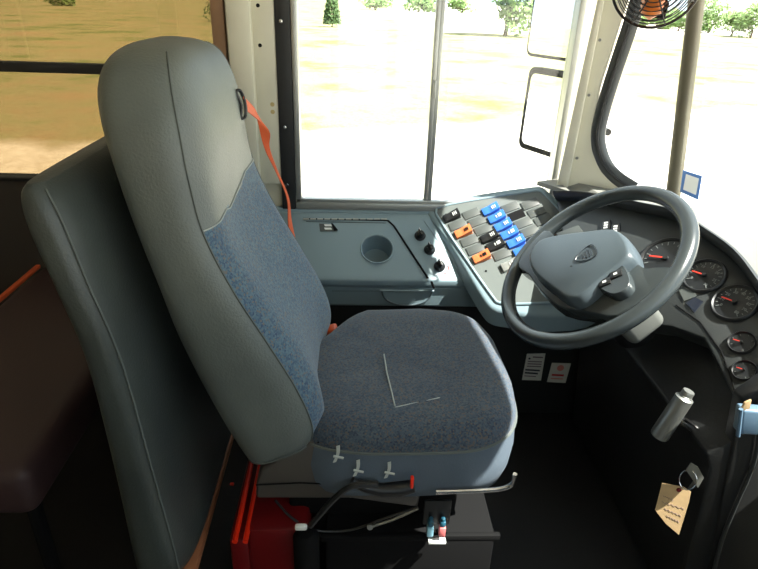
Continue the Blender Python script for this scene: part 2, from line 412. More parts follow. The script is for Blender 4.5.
def foliage(bm, c, rx, rz, n, leaf, seed, shape='round'):
    rnd = random.Random(seed)
    blobs = [(V((rnd.uniform(-.55,.55)*rx, rnd.uniform(-.55,.55)*rx, rnd.uniform(-.6,.6)*rz)), rnd.uniform(.35,.6)) for _ in range(9)]
    for i in range(n):
        d = V((rnd.gauss(0,1), rnd.gauss(0,1), rnd.gauss(0,1))).normalized()
        if shape == 'cone':
            h = rnd.random()**1.2; rr = rx*(1-h)**.7*rnd.uniform(.6,1)+.05; an = rnd.uniform(0,6.283)
            p = c + V((rr*math.cos(an), rr*math.sin(an), (h*2-1)*rz))
        else:
            bc, br = rnd.choice(blobs); q = d*rnd.uniform(.7,1.08)*br
            p = c + bc + V((q.x*rx, q.y*rx, q.z*rz))
        a = V((rnd.gauss(0,1), rnd.gauss(0,1), rnd.gauss(0,1))).normalized(); e = a.orthogonal().normalized()
        s = leaf*rnd.uniform(.5,1.2)
        vs = [bm.verts.new(p + a*s), bm.verts.new(p + e*s*.5), bm.verts.new(p - a*s), bm.verts.new(p - e*s*.5)]
        bm.faces.new(vs)
def tree(name, px, pbase, wpx, hm, label, cat, n=1800, shape='round', m=LEAF, group=None, leafk=.055, mindist=None):
    base = at(px, pbase, z=GZ); dist = (base-CAM).dot(fwd); w_ = wpx*dist/F
    t = empty(name, base, label, cat, group); low_ = name == 'shrub'
    b = bm_new(); th = hm*.2 if low_ or shape != 'round' else hm*.45
    tube(b, [base, base+V((w_*.02,0,th*.5)), base+V((0,0,th))], .1, seg=7, rad=[w_*.035, w_*.028, w_*.02])
    for k in range(5):
        an = k*1.3; tube(b, [base+V((0,0,th*.7)), base+V((math.cos(an)*w_*.25, math.sin(an)*w_*.25, th*1.3))], .1, seg=5, rad=[w_*.015, w_*.006])
    obj('trunk', b, BARK, t)
    b = bm_new(); zc = hm*.46 if low_ else hm*.56 if shape == 'round' else hm*.54
    foliage(b, base+V((0,0,zc)), w_/2, hm*.46, n, w_*leafk, hash(label) % 999 if 0 else len(label)*7+int(px), shape)
    obj('foliage', b, m, t, smooth=False)
tree('cedar_bush', 332, 27, 17, 3.2, 'small rounded dark green cedar standing alone, seen through the side window', 'bush', shape='cone', m=LEAF2, n=1500, leafk=.12)
tree('shade_tree', 505, 36, 66, 6.0, 'large leafy tree above the upper outside mirror', 'tree', n=3000)
tree('shrub', 61, 6, 30, 2.2, 'round green shrub at the top left, seen through the tinted window', 'bush', n=900)
tree('shrub', 222, 22, 32, 2.8, 'green shrub partly hidden behind the cream pillar', 'bush', n=900, m=LEAF2)
tree('shrub', 375, 10, 36, 3.2, 'pale shrub beyond the lawn, first to the right of the lone cedar', 'bush', n=900)
tree('shrub', 418, 12, 44, 3.4, 'wide pale shrub beyond the lawn, just left of the sliding window bar', 'bush', n=1000)
tree('shrub', 462, 13, 34, 3.6, 'pale shrub just right of the sliding window bar', 'bush', n=900)
HG = 'shrubs along the far side of the road'
for k, (px, pb, ww, hh, lb) in enumerate([(638,27,34,2.6,'low green shrub beside the white pillar, seen through the corner glass'), (658,29,32,2.2,'low green shrub right under the fan, seen through the corner glass'),
        (678,31,30,2.4,'low green shrub against the left side of the windscreen divider'), (708,33,34,4.6,'tall bright green shrub just right of the windscreen divider'),
        (731,36,34,2.6,'low pale shrub between the tall bright one and the right edge of the view'), (750,38,36,3.6,'pale shrub in front of the white building at the right edge of the view')]):
    tree('shrub', px, pb, ww, hh, lb, 'bush', n=1500, group=HG)
bb = at(745, 22, z=GZ); bl = empty('building', bb, 'long white building beyond the road at the top right', 'building')
b = bm_new(); box(b, bb + V((4,3,2.2)), (26, 6, 4.4)); obj('wall', b, BWALL, bl, False)
b = bm_new(); prism(b, [bb+V((-9.5,-.6,4.4)), bb+V((-9.5,6.6,4.4)), bb+V((-9.5,3,6))], V((1,0,0))*-1, 27); obj('roof', b, BROOF, bl, False)
for k in range(5):
    b = bm_new(); box(b, bb + V((-7+4.6*k, -.03, 2.3)), (1.5, .08, 1.3)); obj('window', b, BROOF, bl, False)

# outside mirrors
def mirror(pc, w_, h_, label, tilt, rimk):
    c = pc; n = V((-.90, -.43, tilt)).normalized(); a, bb_, n = axes(n)
    t = empty('wing_mirror', c, label, 'mirror', 'mirror heads on the front left corner')
    mt_ = frame(a, bb_, n, c)
    b = bm_new(); prism(b, [mt_ @ V((x, y, .0)) for x, y in rrect(w_, h_, .028)], n, .035, bev=.006); obj('housing', b, MBLACK, t)
    b = bm_new(); prism(b, [mt_ @ V((x, y, .0025)) for x, y in rrect(w_-rimk, h_-rimk, .022)], n, .002); obj('mirror_glass', b, MIRR, t)
    b = bm_new(); tube(b, [mt_ @ V((w_*.3,0,-.03)), mt_ @ V((w_*.5,0,-.07)), V((.78, 1.80, c.z))], .011, seg=8); obj('bracket', b, BLACK, t)
mirror(at(562, -6, y=2.12), .27, .40, 'upper outside mirror with a white reflection and thin black rim', .02, .022)
mirror(at(545, 113, y=2.12), .235, .29, 'lower outside mirror with a thicker black rim', .02, .042)

# ============================================================ DRIVER'S SEAT
seat = empty('driver_seat', (.05, 1.05, 0), 'grey and blue high-backed driver seat with patterned fabric front', 'seat')
ST = [ # front (x,z), back (x,z), half width
 ((-.085,.440), (-.175,.415), .150), ((-.050,.470), (-.200,.410), .218), ((-.036,.53), (-.218,.440), .236), ((-.055,.60), (-.262,.555), .240), ((-.103,.69), (-.300,.68), .240),
 ((-.155,.78), (-.320,.785), .241), ((-.195,.87), (-.340,.88), .238), ((-.209,.95), (-.356,.96), .235), ((-.216,1.02), (-.368,1.025), .227),
 ((-.226,1.066), (-.372,1.073), .206), ((-.240,1.100), (-.362,1.107), .172), ((-.262,1.119), (-.343,1.124), .116), ((-.288,1.128), (-.318,1.129), .052)]
SY = 1.05
def interp(ST, sub):
    P = [V((s[0][0], s[0][1], s[1][0])) for s in ST]; Q = [V((s[1][1], s[2], 0)) for s in ST]
    return list(zip(catmull(P, sub), catmull(Q, sub)))
NR = 56
def ringpts(P, Q, ex=3.6):
    fx, fz, bx_ = P; bz, w, _ = Q
    f = V((fx, 0, fz)); k = V((bx_, 0, bz)); c = (f+k)/2; h = (f-k)/2; out = []
    for i in range(NR):
        an = 2*math.pi*(i+.5)/NR; ca, sa = math.cos(an), math.sin(an)
        e = 2/ex; u = math.copysign(abs(ca)**e, ca); v = math.copysign(abs(sa)**e, sa)
        p = c + h*u + V((0, w*v, 0)); p.y += SY
        nearer = u
        # bolsters on the front face: raised towards both edges, hollow in the middle
        if u > .5 and .40 < p.z < .98: 
            t = min(1, (p.z-.40)/.06)*min(1, (.98-p.z)/.15)*(1 + .8*max(0, min(1, (.66-p.z)/.12)))
            p += h.normalized()*(-.020*t*(1-min(1,abs(v)/.75)**2.2))
        out.append(p)
    return out
rows = [ringpts(P, Q) for P, Q in interp(ST, 11)]
def loft_part(rows, sel, caps=True):
    bm = bm_new(); vs = {}
    def vt(i, k):
        k %= NR
        if (i, k) not in vs: vs[(i, k)] = bm.verts.new(rows[i][k])
        return vs[(i, k)]
    for i in range(len(rows)-1):
        for k in range(NR):
            if sel(i, k): bm.faces.new((vt(i,k), vt(i,k+1), vt(i+1,k+1), vt(i+1,k)))
    if caps:
        bm.faces.new([vt(0,k) for k in range(NR)]); bm.faces.new([vt(len(rows)-1,k) for k in range(NR)])
    return bm
SEAM = 46; FARS = 7      # columns of the two piping seams (an index step is 360/56 degrees)
def is_front(k): return k >= SEAM or k < FARS
def fab(i, k):
    if not is_front(k): return False
    z = (rows[i][k].z + rows[i+1][k].z)/2; y = rows[i][k].y
    lim = .880 - .012*math.exp(-((y-1.0)/.07)**2) + .01*max(0, (y-1.1)/.15)
    return z < lim
obj('backrest', loft_part(rows, lambda i, k: not fab(i, k)), VINYL, seat, angle=60)
fb = loft_part(rows, fab, False)
obj('fabric_panel', fb, FABRIC, seat, angle=60)
b = bm_new()
ctr = [sum((p for p in r), V())/NR for r in rows]
def pipe(col, i0, i1, out=.0004): return [rows[i][col] + (rows[i][col]-ctr[i]).normalized()*out for i in range(i0, i1)]
tube(b, pipe(SEAM, 9, len(rows)-13), .0018, seg=6); tube(b, pipe(FARS, 9, len(rows)-13), .0018, seg=6)
obj('piping', b, DTHREAD, seat)
# lower hem of the back cover
b = bm_new(); i = 13; tube(b, [rows[i][k % NR] + (rows[i][k % NR]-ctr[i]).normalized()*.0015 for k in range(30, 49)], .0022, seg=6); obj('hem', b, DTHREAD, seat)
# line where the vinyl head section meets the fabric
b = bm_new(); P = []
for k in list(range(SEAM, NR)) + list(range(0, FARS+1)):
    kk = k % NR; best = None
    for i in range(len(rows)-1):
        if fab(i, min(kk, kk)) and not fab(i+1, kk): best = i+1
    if best: P.append(rows[best][kk] + V((.001,0,.0)))
tube(b, P, .0013, seg=6); obj('head_seam', b, THREAD, seat)
# belt slot, belt and buckle
sl = on(246, 102, (-.24, 1.2, 1), V((.7,.6,.2)).normalized())
SB = empty('dummy', (0,0,0), None, None); bpy.data.objects.remove(SB)
def near_surface(px, py):       # nearest backrest vertex to a sight line, front half
    v = ray(px, py).normalized(); bst = None
    for r_ in rows:
        for p in r_:
            d = (p-CAM); off = (d - v*d.dot(v)).length
            s = off + .15*d.length
            if bst is None or s < bst[0]: bst = (s, p)
    return bst[1]
s0 = near_surface(241, 92) ; s1 = near_surface(248, 118)
b = bm_new(); mid = (s0+s1)/2; dd = (s1-s0)
Pn = V((.75, .35, .5)).normalized()
loop = [s0, s0 + dd*.5 + V((.004,.004,0)), s1, s1+V((.007,.009,.002)), s0 + dd*.5 + V((.010,.011,.003)), s0+V((.006,.008,.002))]
tube(b, catmull(loop, 4, True), .0032, seg=6, closed=True); obj('belt_slot', b, BLACK, seat)
def ribbon(bm, P, W, th=.0016):
    P = catmull(P, 8); W = catmull([V(w) for w in W], 8)
    n = len(P); vs = []
    for i in range(n):
        a = P[i] - W[i]/2; c = P[i] + W[i]/2
        t = (P[min(i+1,n-1)]-P[max(i-1,0)]).normalized(); nn = t.cross(W[i]).normalized()*th/2
        vs.append([bm.verts.new(q) for q in (a+nn, c+nn, c-nn, a-nn)])
    for A, B in zip(vs, vs[1:]):
        for k in range(4): bm.faces.new((A[k], A[(k+1)%4], B[(k+1)%4], B[k]))
    bm.faces.new(vs[0]); bm.faces.new(vs[-1])
b = bm_new()
P0 = s0 + dd*.45 + V((.008,.012,0))
ribbon(b, [P0, at(258,116,y=1.285), at(264,128,y=1.30), at(267,148,y=1.315), at(277,172,y=1.33), at(288,199,y=1.345), at(292,235,y=1.35), V((-.10,1.35,.45))],
       [(-.002,.016,-.026), (.008,.018,-.030), (.022,.014,-.022), (.010,.010,-.002), (.003,.006,.002), (.003,.010,.002), (.006,.03,.002), (.01,.04,.002)])
obj('belt_webbing', b, ORWEB, seat)
bc = at(332, 330, y=1.215)
b = bm_new(); box(b, (0,0,0), (.026,.034,.018), frame(V((1,0,.3)).normalized(), V((0,1,0)), V((-.3,0,1)).normalized(), bc), bev=.006, seg=3); obj('belt_buckle', b, ORPL, seat)
b = bm_new(); tube(b, [bc+V((-.01,0,0)), bc+V((-.04,.0,-.03)), bc+V((-.05,0,-.10))], .008, seg=8, flat=(.004,.014)); obj('buckle_stalk', b, BLACK, seat)
# orange latch showing behind the backrest
b = bm_new(); q = at(152, 308, y=.93); box(b, q, (.02,.03,.02), bev=.005); obj('recline_button', b, ORPL, seat)

# cushion
CC = V((.108, 1.055, 0)); HX, HY = .222, .246
def cush_ring(sc, z, k, n=64, ex=4.2):
    an = 2*math.pi*k/n; ca, sa = math.cos(an), math.sin(an); e = 2/ex
    x = math.copysign(abs(ca)**e, ca)*HX*sc; y = math.copysign(abs(sa)**e, sa)*HY*sc
    if x > 0: x *= 1 - .10*(y/HY)**2 if y > 0 else 1-.03*(y/HY)**2      # front edge bows forward
    if x < 0 and y > 0: y *= 1 - .74*max(0, (-x/HX-.28)/.6)**1.2
    p = CC + V((x, y, z))
    wr = noise.noise(p*9)*.006 + noise.noise(p*23)*.0025
    p.z += wr*(1 if sc < .99 else .6) + (.012*max(0, x/HX)**1.5*(1 if z > .46 else .5))
    return p
prof_top = [(1.0,.470),(1.0,.482),(.985,.494),(.955,.503),(.91,.509),(.84,.513),(.72,.516),(.58,.515),(.42,.513),(.26,.512),(.12,.511)]
prof_side = [(.80,.348),(.90,.350),(.965,.358),(1.0,.385),(1.015,.425),(1.0,.470)]
def lathe_like(prof, capc=True):
    bm = bm_new(); rings = [[bm.verts.new(cush_ring(s, z, k)) for k in range(64)] for s, z in prof]
    for A, B in zip(rings, rings[1:]):
        for k in range(64): bm.faces.new((A[k], A[(k+1)%64], B[(k+1)%64], B[k]))
    if capc == 'top': bm.faces.new(rings[-1])
    if capc == 'bottom': bm.faces.new(rings[0])
    return bm
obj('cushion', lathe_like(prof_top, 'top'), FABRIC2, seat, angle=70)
obj('cushion_skirt', lathe_like(prof_side, 'bottom'), SIDEF, seat, angle=70)
b = bm_new(); tube(b, [cush_ring(1.004, .471, k) for k in range(64)], .0028, seg=6, closed=True); obj('cushion_piping', b, DTHREAD, seat)
def top_pt(px, py):
    p = at(px, py, z=.518); x, y = p.x-CC.x, p.y-CC.y
    sc = max(abs(x)/HX, abs(y)/HY)
    z = .513 if sc < .8 else .509
    return V((p.x, p.y, z + noise.noise(V((p.x,p.y,z))*9)*.006 + .012*max(0, x/HX)**1.5 + .0026))
b = bm_new(); tube(b, [top_pt(*p) for p in [(384,353),(387,372),(391,390),(395,406)]], .0016, seg=6); tube(b, [top_pt(*p) for p in [(395,407),(410,403),(425,400),(440,397)]], .0010, seg=5)
obj('stitching', b, THREAD, seat)
for (px, py) in [(338,452),(358,466),(389,468)]:     # loose white ties at the cover's edge
    p = at(px, py, y=.806); b = bm_new()
    ribbon(b, [p+V((0,0,.014)), p+V((0,-.004,.0)), p+V((-.006,-.008,-.016))], [(.006,0,.002)]*3, .002); tube(b, [p+V((-.008,-.006,-.004)), p+V((.01,-.008,-.007))], .0022, seg=6)
    obj('cover_tie', b, THREAD, seat)
# side shield, pan, lever, front handle
b = bm_new(); n = V((0,-1,0)); yS = .832
prism(b, [at(*p, y=yS) for p in [(256,484),(262,470),(300,448),(316,440),(345,466),(372,490),(420,497),(418,508),(350,499),(256,499)]], n, .05, bev=.006, seg=3)
obj('side_shield', b, BASEP, seat)
b = bm_new(); tube(b, [at(*p, y=yS-.004) for p in [(256,485),(300,483),(352,485)]], .0015, seg=5); tube(b, [at(*p, y=yS-.003) for p in [(318,441),(346,466),(374,488)]], .0026, seg=5); obj('shield_groove', b, MBLACK, seat)
b = bm_new(); box(b, (.10, 1.06, .335), (.36, .40, .03), bev=.01); obj('seat_pan', b, MBLACK, seat)
b = bm_new(); box(b, (.05, 1.06, .30), (.34, .36, .11), bev=.008); obj('suspension', b, MBLACK, seat)
b = bm_new(); yl = .80
tube(b, [at(*p, y=yl) for p in [(352,481),(365,487),(382,490),(400,489),(414,486)]], .01, seg=12, rad=[.007,.010,.0125,.0145,.012]); obj('adjust_lever', b, BLACK, seat)
b = bm_new(); q = at(412,482,y=.787); box(b, q, (.006,.010,.024), frame(V((1,0,0)),V((0,1,0)),V((0,0,1)),V((0,0,0))), bev=.002); obj('lever_label', b, REDB, seat)
b = bm_new(); P = [at(*p, y=.80) for p in [(436,492),(470,491),(500,489),(512,484),(515,474)]]
P2 = [q + V((0,.30,0)) for q in P[::-1]]
tube(b, catmull(P, 5), .0042, seg=8); obj('slide_bar', b, CHROME, seat)
b = bm_new(); tube(b, catmull([at(*p, y=.79) for p in [(378,484),(352,486),(336,497),(322,512),(310,526)]], 5), .006, seg=8); obj('air_hose', b, BLACK, seat)
b = bm_new(); tube(b, catmull([at(*p, y=.84) for p in [(418,507),(385,518),(350,530),(315,530),(292,518),(275,500)]], 5), .0026, seg=6); obj('wiring', b, BLACK, seat)
b = bm_new(); q = at(370, 527, y=.83); lathe(b, [(0,.003),(.006,.002),(.006,-.003),(0,-.003)], frame(*axes((0,-1,.2)), q), 12); obj('bolt', b, STEEL, seat)
b = bm_new(); tube(b, [at(*p, y=.845) for p in [(373,526),(392,520),(416,509)]], .003, seg=6); tube(b, [at(401,516,y=.845), at(418,508,y=.845)], .0034, seg=6); obj('linkage', b, STEEL, seat)
# ribbed boot
b = bm_new(); c0 = at(306, 535, y=.80); pr = []
for k in range(14): pr += [(.021, -.008*k), (.025, -.008*k-.004)]
lathe(b, [(0,.006),(.014,.006)] + pr + [(0,-.115)], frame(V((1,0,0)),V((0,1,0)),V((0,0,1)), c0), 20); obj('ribbed_boot', b, MBLACK, seat)
b = bm_new(); box(b, at(301,527,y=.775), (.022,.010,.010), frame(V((.8,0,.6)),V((0,1,0)),V((-.6,0,.8)),V((0,0,0))) if 0 else I4, bev=.003); obj('hose_clip', b, WHITE, seat)
# pedestal box with connector bracket
b = bm_new(); box(b, (.125, 1.03, .12), (.34, .40, .235), bev=.006); box(b, (.125, .835, .232), (.36, .012, .014), bev=.003); obj('pedestal', b, MBLACK, seat)
b = bm_new()
br = at(437, 512, y=.822); box(b, br + V((0,0,.0)), (.052, .006, .062), bev=.002); obj('bracket', b, BLACK, seat)
for px, mm, nm in ((430, CONB, 'pale blue connector'), (442, CONR, 'pink-red connector')):
    q = at(px, 530, y=.812); b = bm_new(); box(b, q, (.0125, .014, .024), bev=.002); o = obj('air_connector', b, mm, seat); o['label'] = nm
    b = bm_new(); box(b, q + V((0,0,.019)), (.011, .012, .014), bev=.003); lathe(b, [(0,.008),(.004,.006),(.005,0),(0,0)], frame(V((1,0,0)),V((0,1,0)),V((0,0,1)), q+V((0,0,.026))), 10)
    obj('connector_cap', b, mat('cap_teal', (40,92,112), .35), o)
b = bm_new(); box(b, at(437, 541, y=.81), (.034, .012, .006), bev=.001); obj('bracket_foot', b, WHITE, seat)

# ============================================================ PADDED BARRIER behind the seat
bar = empty('padded_barrier', (-.34, 1.15, 0), 'grey vinyl padded barrier leaning behind the driver seat', 'barrier')
BS = [((-0.300,.232),(-0.385,.232),.0),((-0.286,.255),(-0.402,.255),1),((-0.307,.50),(-0.400,.50),1),((-0.325,.70),(-0.404,.70),1),((-0.350,.82),(-0.422,.82),1),((-0.368,.91),(-0.442,.91),.96),((-0.385,.950),(-0.442,.953),.90),((-0.403,.968),(-0.428,.969),.80)]
Y0, Y1 = .735, 1.50
def barring(P, Q):
    fx, fz, bx_ = P; bz, w, _ = Q; out = []
    f = V((fx,0,fz)); k = V((bx_,0,bz)); c = (f+k)/2; h = (f-k)/2
    hw = (Y1-Y0)/2 - (1-w)*.10
    if w < .5: hw = (Y1-Y0)/2 - .02
    for i in range(NR):
        an = 2*math.pi*(i+.5)/NR; ca, sa = math.cos(an), math.sin(an)
        # rounded rectangle in (depth, y)
        u = math.copysign(abs(ca)**.62, ca); v = math.copysign(abs(sa)**.30, sa)
        p = c + h*u + V((0, hw*v, 0)); p.y += (Y0+Y1)/2; out.append(p)
    return out
BS2 = interp([(a, b_, (c if c else .2)) for a, b_, c in BS], 5)
brow = [barring(P, V((Q[0], min(1, Q[1]), 0))) for P, Q in BS2]
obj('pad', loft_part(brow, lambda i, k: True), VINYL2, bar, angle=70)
b = bm_new(); bc_ = [sum(r, V())/NR for r in brow]
tube(b, [brow[i][46] + V((.0008,-.0012,0)) for i in range(5, len(brow)-3)], .0020, seg=6); obj('piping', b, THREAD if 0 else DTHREAD, bar)
b = bm_new(); box(b, (-.334, 1.12, .213), (.096, .74, .022), bev=.003); obj('edge_strip', b, BROWN, bar)
b = bm_new(); box(b, (-.345, .80, .12), (.03, .03, .24), bev=.003); obj('leg', b, MBLACK, bar)
b = bm_new(); box(b, (-.345, 1.5, .12), (.03, .03, .24), bev=.003); obj('leg', b, MBLACK, bar)

# red case on the floor behind the seat base
rc = empty('red_case', (-.15, .9, 0), 'dark red plastic case with bright red ribs on the floor behind the seat base', 'case')
b = bm_new(); q = at(285, 545, y=.85); box(b, (-.137, .95, .135), (.118, .26, .27), bev=.012); obj('case_body', b, REDP, rc)
for dx in (0, .020):
    b = bm_new(); tube(b, [V((-.215+dx, .80, .262)), V((-.215+dx, 1.0, .268)), V((-.215+dx,1.09,.262))], .0055, seg=8); obj('rib', b, REDB, rc)
b = bm_new(); box(b, (-.212, .95, .125), (.035, .27, .25), bev=.006); obj('case_lid', b, REDP, rc)
for px, py in ((232,484),(247,485)):
    b = bm_new(); box(b, at(px, py, y=1.10)+V((0,0,0)), (.010,.008,.005), bev=.002)
    o = obj('reflector', b, REDB, rc)

# passenger bench behind the barrier
bench = empty('passenger_bench', (-.75, 1.2, 0), 'dark maroon passenger bench seat behind the padded barrier', 'bench')
b = bm_new(); box(b, (-.735, 1.21, .40), (.37, .86, .11), bev=.03, seg=4); obj('seat', b, MAROON, bench)
b = bm_new(); box(b, (-.925, 1.20, .452), (.014, .86, .012), bev=.004); obj('orange_strap', b, ORWEB, bench)
for x in (-.6,-.87):
    for y in (.85,1.55):
        b = bm_new(); tube(b, [V((x,y,0)), V((x,y,.36))], .014, seg=8); obj('leg', b, MBLACK, bench)

# ============================================================ SIDE CONSOLE AND SWITCH POD
con = empty('side_console', (.2, 1.5, 0), 'blue grey plastic console under the side window with lid, cup holder and switches', 'console')
SLP = .80
S0 = V((0, YW-.03, .618)); SN = V((0, -SLP, 1)).normalized()
def ct(x, y): return V((x, y, .618 - (YW-.03-y)*SLP))
YF = at(380, 279, y=1.5).y; YF = on(380, 279, S0, SN).y
b = bm_new()
zf = ct(0,YF).z; print('CONSOLE', YF, zf)
prof = [(YW-.001,.620),(YW-.03,.618),(YF+.010, zf+.005),(YF, zf-.004),(YF+.003,zf-.024),(YF+.010,zf-.030),(YF+.012,.392),(YF+.03,.382),(YW-.001,.382)]
prism(b, [V((-.26, y, z)) for y, z in prof], V((-1,0,0)), .70, bev=.004)
body = obj('console_body', b, CONS, con)
cb = bm_new(); HC = on(377, 249, S0, SN)
fr = frame(V((1,0,0)), SN.cross(V((1,0,0))), SN, HC)
box(cb, (0,0,0), (.001,.001,.001)); cb.clear()
lathe(cb, [(0,-.075),(.040,-.075),(.0445,.02),(0,.02)], fr, 40)
bmesh.ops.recalc_face_normals(cb, faces=cb.faces)
boolean_cut(body, cb)
b = bm_new(); lathe(b, [(.0485,.0012),(.047,.0035),(.044,.002),(.044,-.004)], fr, 40); obj('cup_rim', b, CONS, con)
b = bm_new(); lathe(b, [(.0438,0),(.0395,-.072),(0,-.072)], fr, 40); obj('cup_well', b, CONS, con)
b = bm_new(); tube(b, [V((-.26, YW-.014, .618)), V((.25, YW-.014, .618))], .013, seg=10); obj('ledge', b, CONS, con)
# lid seam, hinge, latch, notch
b = bm_new()
def sp_(px, py, off=.0006): return on(px, py, S0 + SN*off, SN)
tube(b, [sp_(303,218.5), sp_(388,220.5)], .0020, seg=6); tube(b, [sp_(388,220.5), sp_(394,226), sp_(428,278)], .0030, seg=6)
tube(b, [sp_(306,221.5), sp_(386,223)], .0008, seg=6)
obj('lid_gap', b, MBLACK, con)
b = bm_new()
for k in range(12):
    x = -.125 + k*.0235; q = sp_(303+7.1*k+3, 219.2, .0022); tube(b, [q - V((.0085,0,0)), q + V((.0085,0,0))], .0028, seg=6)
obj('hinge', b, ALU, con)
b = bm_new(); prism(b, [sp_(*p, .002) for p in [(319,223.5),(330,224),(337,231),(320,231)]], SN, .002); 
o = obj('latch_recess', b, BLANK, con)
b = bm_new()
for y_ in (225.3, 228.6): prism(b, [sp_(*p, .003) for p in [(324,y_-1),(331,y_-1),(332,y_+.8),(325,y_+.8)]], SN, .001)
obj('latch_mark', b, WHITE, con)
b = bm_new(); prism(b, [sp_(*p, .004) for p in [(331,223),(333,223.5),(338,230),(334,230.5)]], SN, .003); obj('latch_tab', b, MBLACK, con)
# drawer pull in the front face
b = bm_new(); fy = YF-.001
def ff(px, py, y=YF+.006): return at(px, py, y=y)
arc = [ff(382,291), ff(384,297), ff(390,302), ff(400,305), ff(412,305), ff(424,302), ff(430,297), ff(432,291)]
prism(b, arc, V((0,-1,0)), .004); obj('drawer_pull', b, BLANK if 0 else CONS, con)
b = bm_new(); tube(b, catmull(arc, 3), .0028, seg=6); tube(b, [ff(332,291), ff(381,291)], .0008, seg=5); obj('pull_rim', b, mat('console_shadow_gap', (74,88,94), .5), con)
b = bm_new(); tube(b, [ff(380,290.5,YF+.003), ff(434,291,YF+.003)], .0032, seg=6); obj('pull_lip', b, CONS, con)
b = bm_new(); tube(b, [sp_(431.5,282), ff(434,288,YF-.000)], .0035, seg=8); obj('stop_pin', b, MBLACK, con)
# three rotary knobs
for px, py in ((420,236),(429.5,250),(439.5,266.5)):
    q = sp_(px, py, 0); kf = frame(V((1,0,0)), SN.cross(V((1,0,0))), SN, q)
    b = bm_new(); lathe(b, [(0,.0),(.0165,.0),(.0165,.003),(.0125,.006),(.0115,.016),(.009,.0185),(0,.0185)], kf, 28)
    box(b, (0,.0,.021), (.006,.024,.012), kf @ Matrix.Rotation(.35, 4, 'Z'), bev=.0015); k_ = obj('knob', b, BLACK, con)
    b = bm_new(); box(b, (0,.008,.0275), (.0016,.009,.0006), kf @ Matrix.Rotation(.35, 4, 'Z')); obj('pointer', b, WHITE, k_)
b = bm_new(); q = sp_(441.5, 267.5, .0008); kf = frame(V((1,0,0)), SN.cross(V((1,0,0))), SN, q)
tube(b, [kf @ V((.021*math.cos(a), .021*math.sin(a), 0)) for a in [math.radians(-75+10*k) for k in range(11)]], .0011, seg=5); obj('heat_mark', b, REDINK, con)
b = bm_new()
for px, py in ((411,247),(421,262)):
    q = sp_(px, py, .0005)
tube(b, [sp_(424,221,.0006), sp_(449,256,.0006), sp_(464,284,.0006)], .0006, seg=4); obj('panel_joint', b, mat('joint', (84,100,106), .6), con)

# switch pod
PA = V((.24,1.69,.64)); PN = (V((.586,1.66,.726))-PA).cross(at(485,305,y=1.40)-PA).normalized()
if PN.z < 0: PN = -PN
print('PN', PN)
def pp(px, py, off=0): return on(px, py, PA + PN*off, PN)
pod_px = [(428,214),(432,206),(442,201),(480,193),(525,186.5),(541,185.5),(549,191),(573,214),(598,250),(610,290),(590,312),(540,316),(508,312),(494,309),(485,301),(470,277),(448,240)]
top = [pp(*p) for p in catmull([V((x,y,0)) for x,y in pod_px], 3, True) for p in [(p.x, p.y)]]
b = bm_new()
vt = [b.verts.new(p) for p in top]; vb = [b.verts.new(V((p.x, p.y+.004, p.z-.050))) for p in top]
b.faces.new(vt); b.faces.new(vb[::-1])
for i in range(len(top)): b.faces.new((vt[i], vt[(i+1) % len(top)], vb[(i+1) % len(top)], vb[i]))
bmesh.ops.recalc_face_normals(b, faces=b.faces)
es = [e for e in b.edges if e.verts[0] in vt and e.verts[1] in vt]
bmesh.ops.bevel(b, geom=es, offset=.008, segments=3, profile=.5, affect='EDGES', clamp_overlap=True)
pod = obj('switch_pod', b, CONS, con, angle=35)
rim_px = [(436,212),(443,206.5),(485,198.5),(528,192),(539,191),(546,196),(566,218),(590,256),(594,285),(575,300),(520,304),(500,303),(492,296),(468,262),(441,222)]
rimp = [(p.x, p.y) for p in catmull([V((x,y,0)) for x,y in rim_px], 4, True)]
b = bm_new(); tube(b, [pp(x, y, .001) for x, y in rimp], .0045, seg=8, closed=True); obj('pod_rim', b, CONS, con)
b = bm_new(); prism(b, [pp(x, y, .0025) for x, y in rimp], PN, .004); plate = obj('switch_plate', b, PLATE, con)
